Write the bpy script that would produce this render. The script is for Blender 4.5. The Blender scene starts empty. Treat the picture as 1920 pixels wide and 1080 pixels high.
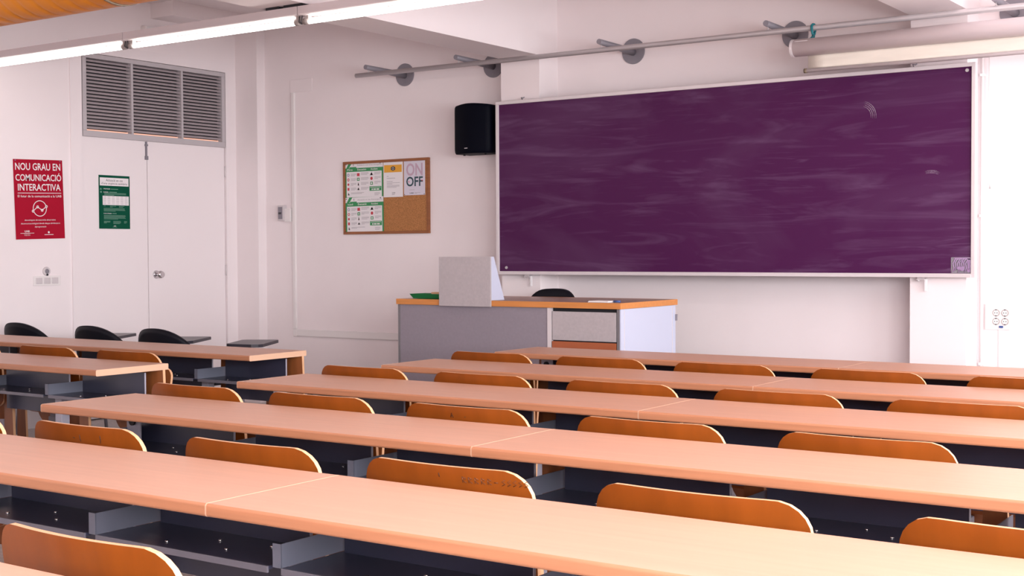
import bpy, bmesh, math, random
from mathutils import Matrix, Vector
random.seed(7)
sc = bpy.context.scene
C = sc.collection

# ---------------------------------------------------------------- camera
CAM_F, YAW, PITCH, ROLL = 2458.75, -0.59917, -0.02808, -0.00529
cam = bpy.data.cameras.new('camera')
cam.sensor_width = 36.0
cam.lens = CAM_F / 1920 * 36.0
cam.clip_start = 0.05
cam_ob = bpy.data.objects.new('camera', cam)
C.objects.link(cam_ob)
_c, _s = math.cos(YAW), math.sin(YAW)
R0, F0, Z0 = Vector((_c, -_s, 0)), Vector((_s, _c, 0)), Vector((0, 0, 1))
FW = F0 * math.cos(PITCH) + Z0 * math.sin(PITCH)
UP = -F0 * math.sin(PITCH) + Z0 * math.cos(PITCH)
AX = R0 * math.cos(ROLL) + UP * math.sin(ROLL)
BX = -R0 * math.sin(ROLL) + UP * math.cos(ROLL)
M = Matrix((AX, BX, -FW)).transposed().to_4x4()
M.translation = (0, 0, 1.30)
cam_ob.matrix_world = M
sc.camera = cam_ob

# ---------------------------------------------------------------- view, world, daylight
sc.view_settings.view_transform = 'Standard'
sc.view_settings.look = 'None'
sc.view_settings.gamma = 1.0
sc.view_settings.use_curve_mapping = False
sc.view_settings.exposure = 0.0
wd = bpy.data.worlds.new('world')
sc.world = wd
wd.use_nodes = True
wd.node_tree.nodes['Background'].inputs[0].default_value = (0.80, 0.88, 1.0, 1)
wd.node_tree.nodes['Background'].inputs[1].default_value = 0.6

XL, XR, YB, YF, ZC = -8.437, 1.70, -3.6, 8.20, 3.32      # room


def area(name, loc, rot, sx, sy, power, col):
    l = bpy.data.lights.new(name, 'AREA')
    l.shape = 'RECTANGLE'
    l.size, l.size_y = sx, sy
    l.energy = power
    l.color = col
    o = bpy.data.objects.new(name, l)
    C.objects.link(o)
    o.location, o.rotation_euler = loc, rot
    return o


# daylight that comes in through the windows of the right-hand wall (one light per window opening)
WIN = [(-3.0, -1.2), (-0.6, 1.2), (1.8, 3.6), (4.2, 6.0), (6.35, 7.75)]
WZ0, WZ1 = 0.95, 2.65
for i, (a, b) in enumerate(WIN):
    area('window_daylight', (XR + 0.10, (a + b) / 2, (WZ0 + WZ1) / 2), (0, math.radians(90), 0), WZ1 - WZ0 - .1, b - a - .1,
         [300, 262, 195, 132, 72][i], (0.95, 0.965, 1.0))

# ---------------------------------------------------------------- materials
def mat(name, col, rough=.5, metal=0.0, spec=.5, emit=None, estr=0.0, bump=None, var=None, coat=0.0, alpha=None):
    m = bpy.data.materials.new(name)
    m.use_nodes = True
    nt = m.node_tree
    b = nt.nodes['Principled BSDF']
    b.inputs['Base Color'].default_value = (*col, 1)
    b.inputs['Roughness'].default_value = rough
    b.inputs['Metallic'].default_value = metal
    b.inputs['Specular IOR Level'].default_value = spec
    if coat:
        b.inputs['Coat Weight'].default_value = coat
        b.inputs['Coat Roughness'].default_value = .15
    if emit:
        b.inputs['Emission Color'].default_value = (*emit, 1)
        b.inputs['Emission Strength'].default_value = estr
    if alpha is not None:
        b.inputs['Alpha'].default_value = alpha
    if var or bump:
        tc = nt.nodes.new('ShaderNodeTexCoord')
        mp = nt.nodes.new('ShaderNodeMapping')
        nz = nt.nodes.new('ShaderNodeTexNoise')
        sc_ = (var or bump)['scale']
        mp.inputs['Scale'].default_value = sc_
        nz.inputs['Scale'].default_value = 1.0
        nz.inputs['Detail'].default_value = 5
        nt.links.new(tc.outputs['Object'], mp.inputs[0])
        nt.links.new(mp.outputs[0], nz.inputs['Vector'])
        if var:
            rp = nt.nodes.new('ShaderNodeValToRGB')
            k = var['amt']
            rp.color_ramp.elements[0].position = .3
            rp.color_ramp.elements[1].position = .7
            rp.color_ramp.elements[0].color = (*[c * (1 - k) for c in col], 1)
            rp.color_ramp.elements[1].color = (*[min(1, c * (1 + k)) for c in col], 1)
            nt.links.new(nz.outputs['Fac'], rp.inputs[0])
            nt.links.new(rp.outputs[0], b.inputs['Base Color'])
        if bump:
            bp = nt.nodes.new('ShaderNodeBump')
            bp.inputs['Strength'].default_value = bump['str']
            bp.inputs['Distance'].default_value = .002
            nt.links.new(nz.outputs['Fac'], bp.inputs['Height'])
            nt.links.new(bp.outputs[0], b.inputs['Normal'])
    return m


WALL = (.87, .785, .79)
m_wall = mat('wall_paint', WALL, .75, spec=.25, var=dict(scale=(1.5, 1.5, 1.5), amt=.025))
m_ceil = mat('ceiling_paint', (.87, .79, .795), .8, spec=.2)
m_door = mat('door_paint', (.86, .778, .785), .5, spec=.3)
m_trim = mat('white_plastic', (.82, .765, .755), .45)
m_top = mat('beech_laminate', (.58, .322, .222), .36, spec=.32, var=dict(scale=(2.2, 45, 45), amt=.045))
m_edge = mat('beech_edging', (.44, .185, .095), .4, var=dict(scale=(3, 80, 80), amt=.08))
m_band = mat('highlit_edge_banding', (.64, .39, .26), .4)  # banding colour lightened to paint the highlight along the seams
m_ply = mat('varnished_plywood', (.235, .056, .0065), .33, spec=.32, var=dict(scale=(14, 14, 1.6), amt=.12))
m_plyedge = mat('plywood_edge', (.68, .38, .205), .4)
m_plydark = mat('dark_plywood', (.27, .085, .025), .4, var=dict(scale=(20, 20, 2), amt=.25))
m_slate = mat('slate_blue_steel', (.036, .037, .066), .28, spec=.5, var=dict(scale=(5, 5, 5), amt=.12))
m_lip = mat('slate_edge_steel', (.16, .15, .18), .35)
m_flange = mat('blue_grey_steel', (.15, .155, .20), .4)
m_lav = mat('lavender_grey_steel', (.42, .40, .47), .45)
m_chrome = mat('chrome', (.75, .74, .76), .18, metal=1)
m_alu = mat('brushed_aluminium', (.56, .52, .53), .38, metal=.35, spec=.5)
m_aluw = mat('pale_aluminium', (.66, .60, .61), .4, metal=.1)
m_black = mat('black_plastic', (.006, .006, .010), .5, spec=.18)
m_blackgl = mat('black_speaker_plastic', (.0015, .002, .006), .55, spec=.06)
m_tablet = mat('black_tablet_laminate', (.035, .032, .042), .35)
m_greydisc = mat('grey_painted_steel', (.23, .21, .24), .5)
m_dark = mat('dark_gap', (.01, .01, .014), .7)
m_louv = mat('grey_louvre_slat', (.40, .34, .355), .5)
m_louvf = mat('grey_louvre_frame', (.50, .455, .47), .5)
m_red = mat('red_poster_paper', (.38, .006, .026), .55, spec=.12)
m_green = mat('green_poster_paper', (.002, .075, .040), .55, spec=.10)
m_white = mat('white_paper', (.80, .76, .77), .6)
m_whiteink = mat('white_print', (.84, .78, .79), .6)
m_ink = mat('dark_print', (.05, .045, .05), .6)
m_greyink = mat('grey_print', (.38, .34, .36), .6)
m_lgreen = mat('pale_green_print', (.16, .32, .24), .6)
m_grn2 = mat('green_print', (.035, .27, .09), .6)
m_mauve = mat('mauve_print', (.52, .36, .45), .6)
m_teal = mat('dark_teal_print', (.02, .06, .075), .6)
m_yel = mat('amber_print', (.75, .36, .035), .6)
m_redink = mat('red_print', (.55, .04, .06), .6)
m_blueink = mat('blue_print', (.20, .18, .34), .6)
m_cork = mat('cork', (.42, .185, .070), .8, spec=.2, var=dict(scale=(160, 160, 160), amt=.35))
m_corkf = mat('brown_wood_frame', (.28, .095, .030), .45, var=dict(scale=(8, 8, 60), amt=.15))
m_deskg = mat('light_grey_laminate', (.42, .375, .385), .45, spec=.4, var=dict(scale=(60, 60, 60), amt=.05))
m_deskg2 = mat('grey_laminate_front', (.255, .22, .255), .45, spec=.4, var=dict(scale=(60, 60, 60), amt=.04))
m_deskdk = mat('dark_grey_edge', (.17, .155, .165), .5)
m_desktop = mat('brown_desk_laminate', (.33, .15, .085), .25, var=dict(scale=(2, 40, 40), amt=.06))
m_deskedge = mat('orange_wood_edging', (.58, .22, .055), .4, var=dict(scale=(6, 60, 60), amt=.08))
m_deskside = mat('window_lit_laminate', (.50, .52, .64), .45)  # grey laminate with the bluish window light put into its colour
m_shelf = mat('red_brown_shelf', (.36, .095, .035), .45)
m_tray = mat('green_plastic', (.010, .17, .055), .35)
m_orange = mat('orange_painted_duct', (.58, .19, .010), .40, spec=.4)
m_lamp = mat('fluorescent_tube', (1, 1, 1), .5, emit=(1.0, .93, .88), estr=9.0)
m_holder = mat('lamp_holder_plastic', (.42, .37, .35), .5)
m_lampb = mat('lamp_body_enamel', (.68, .60, .61), .45)
m_screen = mat('cream_screen_fabric', (.74, .68, .60), .7, var=dict(scale=(4, 4, 30), amt=.04))
m_case = mat('silver_screen_case', (.74, .655, .67), .36)
m_bar = mat('bronze_end_cap', (.16, .12, .08), .5)
m_tealtape = mat('teal_cord', (.01, .17, .20), .6)
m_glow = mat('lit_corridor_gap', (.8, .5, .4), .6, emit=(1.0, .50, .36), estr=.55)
m_glass = mat('clear_plastic', (.86, .80, .88), .12, alpha=.28)
m_blue = mat('blue_plastic', (.05, .10, .28), .4)


def purple_board():
    m = bpy.data.materials.new('purple_chalkboard')
    m.use_nodes = True
    nt = m.node_tree
    b = nt.nodes['Principled BSDF']
    b.inputs['Roughness'].default_value = .50
    b.inputs['Specular IOR Level'].default_value = .18
    tc = nt.nodes.new('ShaderNodeTexCoord')

    def noise(scale, detail, dist=0.0):
        mp = nt.nodes.new('ShaderNodeMapping')
        mp.inputs['Scale'].default_value = scale
        n = nt.nodes.new('ShaderNodeTexNoise')
        n.inputs['Scale'].default_value = 1
        n.inputs['Detail'].default_value = detail
        n.inputs['Distortion'].default_value = dist
        nt.links.new(tc.outputs['Object'], mp.inputs[0])
        nt.links.new(mp.outputs[0], n.inputs['Vector'])
        return n.outputs['Fac']

    def ramp(f, a, bb, lo, hi):
        r = nt.nodes.new('ShaderNodeMapRange')
        r.inputs[1].default_value, r.inputs[2].default_value = a, bb
        r.inputs[3].default_value, r.inputs[4].default_value = lo, hi
        nt.links.new(f, r.inputs[0])
        return r.outputs[0]

    def math_(op, a, c):
        n = nt.nodes.new('ShaderNodeMath')
        n.operation = op
        nt.links.new(a, n.inputs[0])
        nt.links.new(c, n.inputs[1])
        return n.outputs[0]
    smear = ramp(noise((.9, 1, 7), 8, 2.2), .50, .85, 0, .16)       # chalk wiped along the board
    cloud = ramp(noise((.8, 1, 1.6), 5, 1.0), .45, .80, 0, .09)
    streak = math_('MULTIPLY', ramp(noise((2.2, 1, 34), 6, 1.6), .56, .80, 0, .20), ramp(noise((.9, 1, 1.8), 3), .45, .7, 0, 1))
    f = math_('ADD', math_('ADD', smear, cloud), streak)
    mix = nt.nodes.new('ShaderNodeMixRGB')
    mix.inputs[1].default_value = (.062, .0080, .058, 1)
    mix.inputs[2].default_value = (.42, .30, .48, 1)
    nt.links.new(f, mix.inputs[0])
    nt.links.new(mix.outputs[0], b.inputs['Base Color'])
    return m


m_board = purple_board()


def floor_mat():
    m = mat('terrazzo_floor', (.52, .47, .44), .35)
    nt = m.node_tree
    b = nt.nodes['Principled BSDF']
    tc = nt.nodes.new('ShaderNodeTexCoord')
    v = nt.nodes.new('ShaderNodeTexVoronoi')
    v.inputs['Scale'].default_value = 90
    br = nt.nodes.new('ShaderNodeTexBrick')
    br.offset = 0
    br.inputs['Scale'].default_value = 1.0
    br.inputs['Brick Width'].default_value = .4
    br.inputs['Row Height'].default_value = .4
    br.inputs['Mortar Size'].default_value = .004
    br.inputs['Color1'].default_value = (1, 1, 1, 1)
    br.inputs['Color2'].default_value = (.94, .94, .94, 1)
    br.inputs['Mortar'].default_value = (.6, .6, .6, 1)
    rp = nt.nodes.new('ShaderNodeValToRGB')
    rp.color_ramp.elements[0].color = (.40, .35, .32, 1)
    rp.color_ramp.elements[1].color = (.62, .57, .54, 1)
    mx = nt.nodes.new('ShaderNodeMixRGB')
    mx.blend_type = 'MULTIPLY'
    mx.inputs[0].default_value = 1
    nt.links.new(tc.outputs['Object'], v.inputs['Vector'])
    nt.links.new(tc.outputs['Object'], br.inputs['Vector'])
    nt.links.new(v.outputs['Color'], rp.inputs[0])
    nt.links.new(rp.outputs[0], mx.inputs[1])
    nt.links.new(br.outputs[0], mx.inputs[2])
    nt.links.new(mx.outputs[0], b.inputs['Base Color'])
    return m


m_floor = floor_mat()


# ---------------------------------------------------------------- mesh helpers
class MB:
    """collects shapes and links them as ONE mesh object"""

    def __init__(self):
        self.v, self.f, self.mi, self.sm = [], [], [], []

    def add(self, vs, fs, mi=0, smooth=False):
        n = len(self.v)
        self.v += [tuple(p) for p in vs]
        for f in fs:
            self.f.append([i + n for i in f])
            self.mi.append(mi)
            self.sm.append(smooth)
        return self

    def box(self, x0, x1, y0, y1, z0, z1, mi=0, bev=0.0):
        if bev > 0:
            b = bev
            vs, fs = [], []
            bm = bmesh.new()
            bmesh.ops.create_cube(bm, size=1)
            for w in bm.verts:
                w.co = Vector(((x0 + x1) / 2 + w.co.x * (x1 - x0), (y0 + y1) / 2 + w.co.y * (y1 - y0), (z0 + z1) / 2 + w.co.z * (z1 - z0)))
            bmesh.ops.bevel(bm, geom=bm.edges[:], offset=b, segments=2, affect='EDGES', profile=.6)
            bm.verts.index_update()
            vs = [w.co[:] for w in bm.verts]
            fs = [[w.index for w in f.verts] for f in bm.faces]
            bm.free()
            return self.add(vs, fs, mi)
        vs = [(x0, y0, z0), (x1, y0, z0), (x1, y1, z0), (x0, y1, z0), (x0, y0, z1), (x1, y0, z1), (x1, y1, z1), (x0, y1, z1)]
        return self.add(vs, [(0, 3, 2, 1), (4, 5, 6, 7), (0, 1, 5, 4), (1, 2, 6, 5), (2, 3, 7, 6), (3, 0, 4, 7)], mi)

    def prism(self, prof, axis, a, b, mi=0, capmi=None, smooth=False):
        """extrude a closed 2-D profile along an axis ('x': (y,z), 'y': (x,z), 'z': (x,y))"""
        n = len(prof)

        def P(t, q):
            return {'x': (t, q[0], q[1]), 'y': (q[0], t, q[1]), 'z': (q[0], q[1], t)}[axis]
        vs = [P(a, q) for q in prof] + [P(b, q) for q in prof]
        self.add(vs, [(i, (i + 1) % n, n + (i + 1) % n, n + i) for i in range(n)], mi, smooth)
        self.add(vs, [list(range(n))[::-1], list(range(n, 2 * n))], mi if capmi is None else capmi)
        return self

    def tube(self, p0, p1, r0, r1=None, seg=16, mi=0, caps=True):
        r1 = r0 if r1 is None else r1
        p0, p1 = Vector(p0), Vector(p1)
        d = (p1 - p0).normalized()
        u = d.orthogonal().normalized()
        w = d.cross(u)
        vs = []
        for p, r in ((p0, r0), (p1, r1)):
            for i in range(seg):
                a = 2 * math.pi * i / seg
                vs.append(p + (u * math.cos(a) + w * math.sin(a)) * r)
        self.add(vs, [(i, (i + 1) % seg, seg + (i + 1) % seg, seg + i) for i in range(seg)], mi, True)
        if caps:
            self.add(vs, [list(range(seg))[::-1], list(range(seg, 2 * seg))], mi)
        return self

    def path(self, pts, r, seg=8, mi=0):
        pts = [Vector(p) for p in pts]
        rings = []
        for i, p in enumerate(pts):
            d = (pts[min(i + 1, len(pts) - 1)] - pts[max(i - 1, 0)]).normalized()
            u = d.cross(Vector((.13, .31, .94))).normalized()
            w = d.cross(u)
            rings.append([p + (u * math.cos(2 * math.pi * k / seg) + w * math.sin(2 * math.pi * k / seg)) * r for k in range(seg)])
        vs = [v for rg in rings for v in rg]
        fs = []
        for i in range(len(rings) - 1):
            for k in range(seg):
                fs.append((i * seg + k, i * seg + (k + 1) % seg, (i + 1) * seg + (k + 1) % seg, (i + 1) * seg + k))
        self.add(vs, fs, mi, True)
        self.add(vs, [list(range(seg))[::-1], list(range(len(vs) - seg, len(vs)))], mi)
        return self

    def build(self, name, mats, parent=None, fix=True, weld=True):
        me = bpy.data.meshes.new(name)
        me.from_pydata(self.v, [], self.f)
        for m in (mats if isinstance(mats, (list, tuple)) else [mats]):
            me.materials.append(m)
        me.polygons.foreach_set('material_index', self.mi)
        me.polygons.foreach_set('use_smooth', self.sm)
        if fix:
            bm = bmesh.new()
            bm.from_mesh(me)
            if weld:
                bmesh.ops.remove_doubles(bm, verts=bm.verts, dist=1e-5)
            bmesh.ops.recalc_face_normals(bm, faces=bm.faces)
            bm.to_mesh(me)
            bm.free()
        me.update()
        o = bpy.data.objects.new(name, me)
        C.objects.link(o)
        if parent:
            o.parent = parent
        return o


def tag(o, label=None, cat=None, group=None, kind=None):
    if label:
        o['label'] = label
    if cat:
        o['category'] = cat
    if group:
        o['group'] = group
    if kind:
        o['kind'] = kind
    return o


def thing(name, label, cat, loc=(0, 0, 0), rz=0.0, group=None):
    o = bpy.data.objects.new(name, None)
    C.objects.link(o)
    o.empty_display_size = .1
    o.location, o.rotation_euler = loc, (0, 0, rz)
    return tag(o, label, cat, group)


def dup(root, loc, rz=0.0, label=None):
    def rec(o, par):
        c = o.copy()
        C.objects.link(c)
        if par:
            c.parent = par
        for ch in list(o.children):
            rec(ch, c)
        return c
    r = rec(root, None)
    r.location, r.rotation_euler = loc, (0, 0, rz)
    if label:
        r['label'] = label
    return r


def struct(name, mb, m):
    o = mb.build(name, m)
    o['kind'] = 'structure'
    return o


# ---------------------------------------------------------------- the room
PD = .246                      # pilaster depth
YP = YF - PD                   # face of the pilasters
P1, P2 = (-5.52, -5.184), (-2.499, -2.163)
ZB = 2.712                     # underside of the beams
b = MB()
b.box(XL - .2, XR + .3, YB - .2, YF + .2, -.12, 0)
struct('floor', b, m_floor)
struct('ceiling', MB().box(XL - .2, XR + .3, YB - .2, YF + .2, ZC, ZC + .15), m_ceil)
struct('wall_front', MB().box(XL - .2, XR + .3, YF, YF + .15, 0, ZC), m_wall)
struct('wall_back', MB().box(XL - .2, XR + .3, YB - .15, YB, 0, ZC), m_wall)
# left wall with the door opening
DY0, DY1, DZ = 6.490, 7.976, 2.849
b = MB()
b.box(XL - .2, XL, YB, DY0, 0, ZC)
b.box(XL - .2, XL, DY1, YF, 0, ZC)
b.box(XL - .2, XL, DY0, DY1, DZ, ZC)
struct('wall_left', b, m_wall)
# right wall with five window openings
b = MB()
b.box(XR, XR + .2, YB, YF, 0, WZ0)
b.box(XR, XR + .2, YB, YF, WZ1, ZC)
ys = [YB] + [t for w in WIN for t in w] + [YF]
for i in range(0, len(ys), 2):
    b.box(XR, XR + .2, ys[i], ys[i + 1], WZ0, WZ1)
struct('wall_right', b, m_wall)
for i, (a, c) in enumerate(WIN):
    f = MB()
    for (y0, y1, z0, z1) in ((a, c, WZ0, WZ0 + .05), (a, c, WZ1 - .05, WZ1), (a, a + .05, WZ0, WZ1), (c - .05, c, WZ0, WZ1),
                             ((a + c) / 2 - .025, (a + c) / 2 + .025, WZ0, WZ1)):
        f.box(XR + .02, XR + .07, y0, y1, z0, z1)
    struct('window_%d' % (i + 1), f, m_aluw)
# pilasters with the ceiling beams that spring from them
struct('trim_1', MB().box(P1[0], P1[1], YP, YF, 0, ZC), m_wall)
struct('trim_2', MB().box(P2[0], P2[1], YP, YF, 0, ZC), m_wall)
struct('trim_3', MB().box(P1[0], P1[1], YB, YP, ZB, ZC), m_ceil)
struct('trim_4', MB().box(P2[0], P2[1], YB, YP, ZB, ZC), m_ceil)
struct('trim_5', MB().box(XL, -8.177, 8.104, YF, 0, ZC), m_wall)              # column in the corner
struct('trim_6', MB().box(XL, -8.172, 7.18, 8.104, 3.20, ZC), m_ceil)         # boxed-in run above the door
# door surround, slightly proud of the wall
b = MB()
b.box(XL, XL + .012, 6.385, DY0, 0, 2.93)
b.box(XL, XL + .012, DY1, 8.005, 0, 2.93)
b.box(XL, XL + .012, DY0, DY1, DZ, 2.93)
struct('trim_7', b, m_door)

# ---------------------------------------------------------------- double door and louvre above it
door = thing('door', 'white double door under the grey louvred vent, with a round chrome knob', 'door', (XL, 7.2, 0))
door['kind'] = 'structure'
door.name = 'door_1'


def dy(y):
    return y - 7.2


# each leaf: flush panel set back in the opening
b = MB().box(-.055, -.008, dy(6.495), dy(7.129), .008, 2.205, bev=.003)
b.build('door_leaf', m_door, door)
b = MB().box(-.055, -.008, dy(7.135), dy(7.972), .008, 2.205, bev=.003)
leaf = b.build('door_leaf', m_door, door)
b = MB()
for z0, z1, rr0, rr1 in ((0, .010, .034, .030), (.010, .035, .012, .014), (.035, .055, .022, .032), (.055, .075, .032, .024)):
    b.tube((-.008 + z0, dy(7.212), 1.125), (-.008 + z1, dy(7.212), 1.125), rr0, rr1, 20)
b.build('knob', m_chrome, door)
b = MB().box(-.008, .004, dy(7.112), dy(7.126), 2.055, 2.20)
b.box(-.008, .010, dy(7.107), dy(7.131), 2.055, 2.085)
b.box(-.008, .008, dy(7.107), dy(7.131), 2.165, 2.18)
b.build('bolt', m_greydisc, door)
for yy in (6.487, 7.974):
    for zz in (.35, 1.15, 2.0):
        MB().tube((-.002, dy(yy), zz - .045), (-.002, dy(yy), zz + .045), .008, seg=10).build('hinge', m_aluw, door)
# something dark behind so that the gaps read as gaps
b = MB().box(-.19, -.18, dy(DY0), dy(DY1), 0, DZ)
b.build('backing', m_dark, door)

lv = thing('louvre_vent', 'grey three-bay louvred vent above the white double door', 'vent', (XL, 7.2, 2.205))
LY0, LY1, LZ1 = dy(6.497), dy(7.965), .640
b = MB()
w = .035
for (y0, y1, z0, z1) in ((LY0, LY1, 0, .045), (LY0, LY1, LZ1 - w, LZ1), (LY0, LY0 + w, .045, LZ1 - w), (LY1 - w, LY1, .045, LZ1 - w)):
    b.box(-.05, .016, y0, y1, z0, z1, bev=.003)
b.build('frame', m_louvf, lv)
ms = [dy(6.973), dy(7.490)]
for y in ms:
    MB().box(-.045, .014, y - .010, y + .010, .045, LZ1 - w).build('mullion', m_louvf, lv)
edges = [LY0 + w, ms[0] - .010, ms[0] + .010, ms[1] - .010, ms[1] + .010, LY1 - w]
NS = 20
for k in range(3):
    y0, y1 = edges[2 * k], edges[2 * k + 1]
    b = MB()
    zb, zt = .062, LZ1 - w
    st = (zt - zb) / NS
    for i in range(NS):
        z = zb + st * i
        b.prism([(.004, z), (.005, z + .002), (-.004, z + st * .60), (-.030, z + st * .95), (-.032, z + st * .90), (-.007, z + st * .55)], 'y', y0, y1)
    b.build('slat_panel', m_louv, lv)
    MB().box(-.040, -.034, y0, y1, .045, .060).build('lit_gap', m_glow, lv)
MB().box(-.048, -.044, LY0, LY1, .045, LZ1).build('backing', m_dark, lv)  # dark sheet paints the shade between the slats

# emergency light over the door, partly behind the lamp
b = MB().box(0, .06, -.13, .13, -.035, .035, bev=.006)
o = thing('emergency_light', 'small white emergency light box high on the left wall above the louvred vent', 'light', (XL, 7.205, 3.09))
b.build('housing', m_trim, o)
MB().box(.06, .066, -.11, .11, -.024, .024, bev=.003).build('diffuser', m_white, o)


# ---------------------------------------------------------------- flat printed sheets
_txt_cache = {}


def text_geo(s, bold=0.0):
    key = (s, bold)
    if key in _txt_cache:
        return _txt_cache[key]
    cu = bpy.data.curves.new('t', 'FONT')
    cu.body = s
    cu.size = 1
    cu.offset = bold
    cu.resolution_u = 3
    o = bpy.data.objects.new('t', cu)
    C.objects.link(o)
    bpy.context.view_layer.update()
    me = bpy.data.meshes.new_from_object(o.evaluated_get(bpy.context.evaluated_depsgraph_get()))
    vs = [v.co[:2] for v in me.vertices]
    fs = [list(p.vertices) for p in me.polygons]
    bpy.data.objects.remove(o)
    bpy.data.curves.remove(cu)
    bpy.data.meshes.remove(me)
    x0, x1 = min(v[0] for v in vs), max(v[0] for v in vs)
    y0, y1 = min(v[1] for v in vs), max(v[1] for v in vs)
    r = ([((v[0] - x0) / (x1 - x0), (v[1] - y0) / (y1 - y0)) for v in vs], fs)
    _txt_cache[key] = r
    return r


class Sheet:
    """things printed on a sheet of size w x h: coordinates are fractions from its top-left corner"""

    def __init__(self, w, h, parent):
        self.w, self.h, self.p, self.L = w, h, parent, {}

    def mb(self, layer):
        return self.L.setdefault(layer, MB())

    def xy(self, u, v):
        return (u - .5) * self.w, (1 - v) * self.h

    def quad(self, layer, u0, v0, u1, v1, d=.0012):
        (x0, z0), (x1, z1) = self.xy(u0, v1), self.xy(u1, v0)
        self.mb(layer).add([(x0, -d, z0), (x1, -d, z0), (x1, -d, z1), (x0, -d, z1)], [(0, 1, 2, 3)])

    def poly(self, layer, pts, d=.0012):
        vs = [(self.xy(*q)[0], -d, self.xy(*q)[1]) for q in pts]
        self.mb(layer).add(vs, [list(range(len(vs)))])

    def text(self, layer, s, u0, v0, u1, v1, bold=0.0, d=.0018):
        (x0, z0), (x1, z1) = self.xy(u0, v1), self.xy(u1, v0)
        vs, fs = text_geo(s, bold)
        self.mb(layer).add([(x0 + a * (x1 - x0), -d, z0 + c * (z1 - z0)) for a, c in vs], fs)

    def ring(self, layer, u, v, r, t, d=.0018, seg=32):
        x, z = self.xy(u, v)
        vs = []
        for i in range(seg):
            a = 2 * math.pi * i / seg
            for q in (r, r - t):
                vs.append((x + q * math.cos(a), -d, z + q * math.sin(a)))
        self.mb(layer).add(vs, [(2 * i, (2 * i + 2) % (2 * seg), (2 * i + 3) % (2 * seg), 2 * i + 1) for i in range(seg)])

    def disc(self, layer, u, v, r, d=.0018, seg=20):
        x, z = self.xy(u, v)
        self.mb(layer).add([(x + r * math.cos(2 * math.pi * i / seg), -d, z + r * math.sin(2 * math.pi * i / seg)) for i in range(seg)], [list(range(seg))])

    def line(self, layer, a, c, t, d=.0018):
        (x0, z0), (x1, z1) = self.xy(*a), self.xy(*c)
        n = Vector((-(z1 - z0), x1 - x0)).normalized() * t / 2
        self.mb(layer).add([(x0 - n.x, -d, z0 - n.y), (x1 - n.x, -d, z1 - n.y), (x1 + n.x, -d, z1 + n.y), (x0 + n.x, -d, z0 + n.y)], [(0, 1, 2, 3)])

    def lines(self, layer, u0, v0, u1, n, pitch, th, seed=0, d=.0016):
        rnd = random.Random(seed)
        for i in range(n):
            e = u1 if i < n - 1 else u0 + (u1 - u0) * rnd.uniform(.4, .9)
            self.quad(layer, u0, v0 + i * pitch, e - rnd.uniform(0, .06) * (u1 - u0), v0 + i * pitch + th, d)

    KEEP = ('headline', 'emblem', 'pale_lettering', 'dark_lettering', 'amber_band', 'title_panel', 'header', 'body_panel', 'title_lettering')

    def done(self):
        """large printed areas become parts; fine print stays in the sheet's own mesh"""
        base = [c for c in self.p.children if c.name.startswith('sheet')][0]
        mats = list(base.data.materials)
        g = MB()
        g.add([v.co[:] for v in base.data.vertices], [list(f.vertices) for f in base.data.polygons], 0)
        bpy.data.objects.remove(base)
        for (nm, m), mb in self.L.items():
            if nm in self.KEEP:
                mb.build(nm, m, self.p, fix=False)
            else:
                if m not in mats:
                    mats.append(m)
                g.add(mb.v, mb.f, mats.index(m))
        g.build('sheet', mats, self.p, fix=False)


def paper(w, h, m, parent, t=.001):
    return MB().box(-w / 2, w / 2, -t, 0, 0, h).build('sheet', m, parent)


# red poster on the left wall
pr = thing('poster', 'red poster with large white capitals hanging on the left wall beside the door', 'poster', (XL + .004, 6.112, 1.41), math.radians(90))
pr.rotation_euler = (0, math.radians(-1.6), math.radians(90))
W_, H_ = .425, .590
paper(W_, H_, m_red, pr)
s = Sheet(W_, H_, pr)
LT = ('lettering', m_whiteink)
HL = ('headline', m_whiteink)
s.text(HL, 'NOU GRAU EN', .035, .045, .955, .135, .012)
s.text(HL, 'COMUNICACIÓ', .035, .165, .965, .270, .012)
s.text(HL, 'INTERACTIVA', .075, .305, .945, .392, .012)
s.quad(LT, .065, .418, .955, .425, .0018)
s.text(LT, 'El futur de la comunicació a la UAB', .065, .445, .955, .475, .004)
EM = ('emblem', m_whiteink)
s.ring(EM, .50, .615, .060, .0055)
pts = [(.36, .648), (.455, .595), (.545, .638), (.635, .590)]
for a, c in zip(pts, pts[1:]):
    s.line(EM, a, c, .0055)
for q in pts:
    s.ring(EM, q[0], q[1], .0105, .005, .002)
s.text(LT, '#continguts #transmèdia #narrativa', .185, .750, .815, .775)
s.text(LT, '#comunicaciódigital #web #apps #videojocs', .11, .793, .905, .818)
s.text(LT, '#programació', .385, .835, .615, .860)
s.text(LT, 'UAB', .175, .888, .275, .912, .02)
s.quad(LT, .09, .922, .365, .9265, .0018)
s.text(LT, 'Universitat Autònoma', .165, .930, .285, .940)
s.text(LT, 'de Barcelona', .165, .946, .285, .956)
s.disc(LT, .665, .918, .008)
s.quad(LT, .575, .944, .76, .951, .0018)
s.done()
for u in (.04, .95):
    MB().tube(((u - .5) * W_, -.001, H_ * .985), ((u - .5) * W_, -.006, H_ * .985), .004, seg=10).build('pin', m_blueink, pr)

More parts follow.
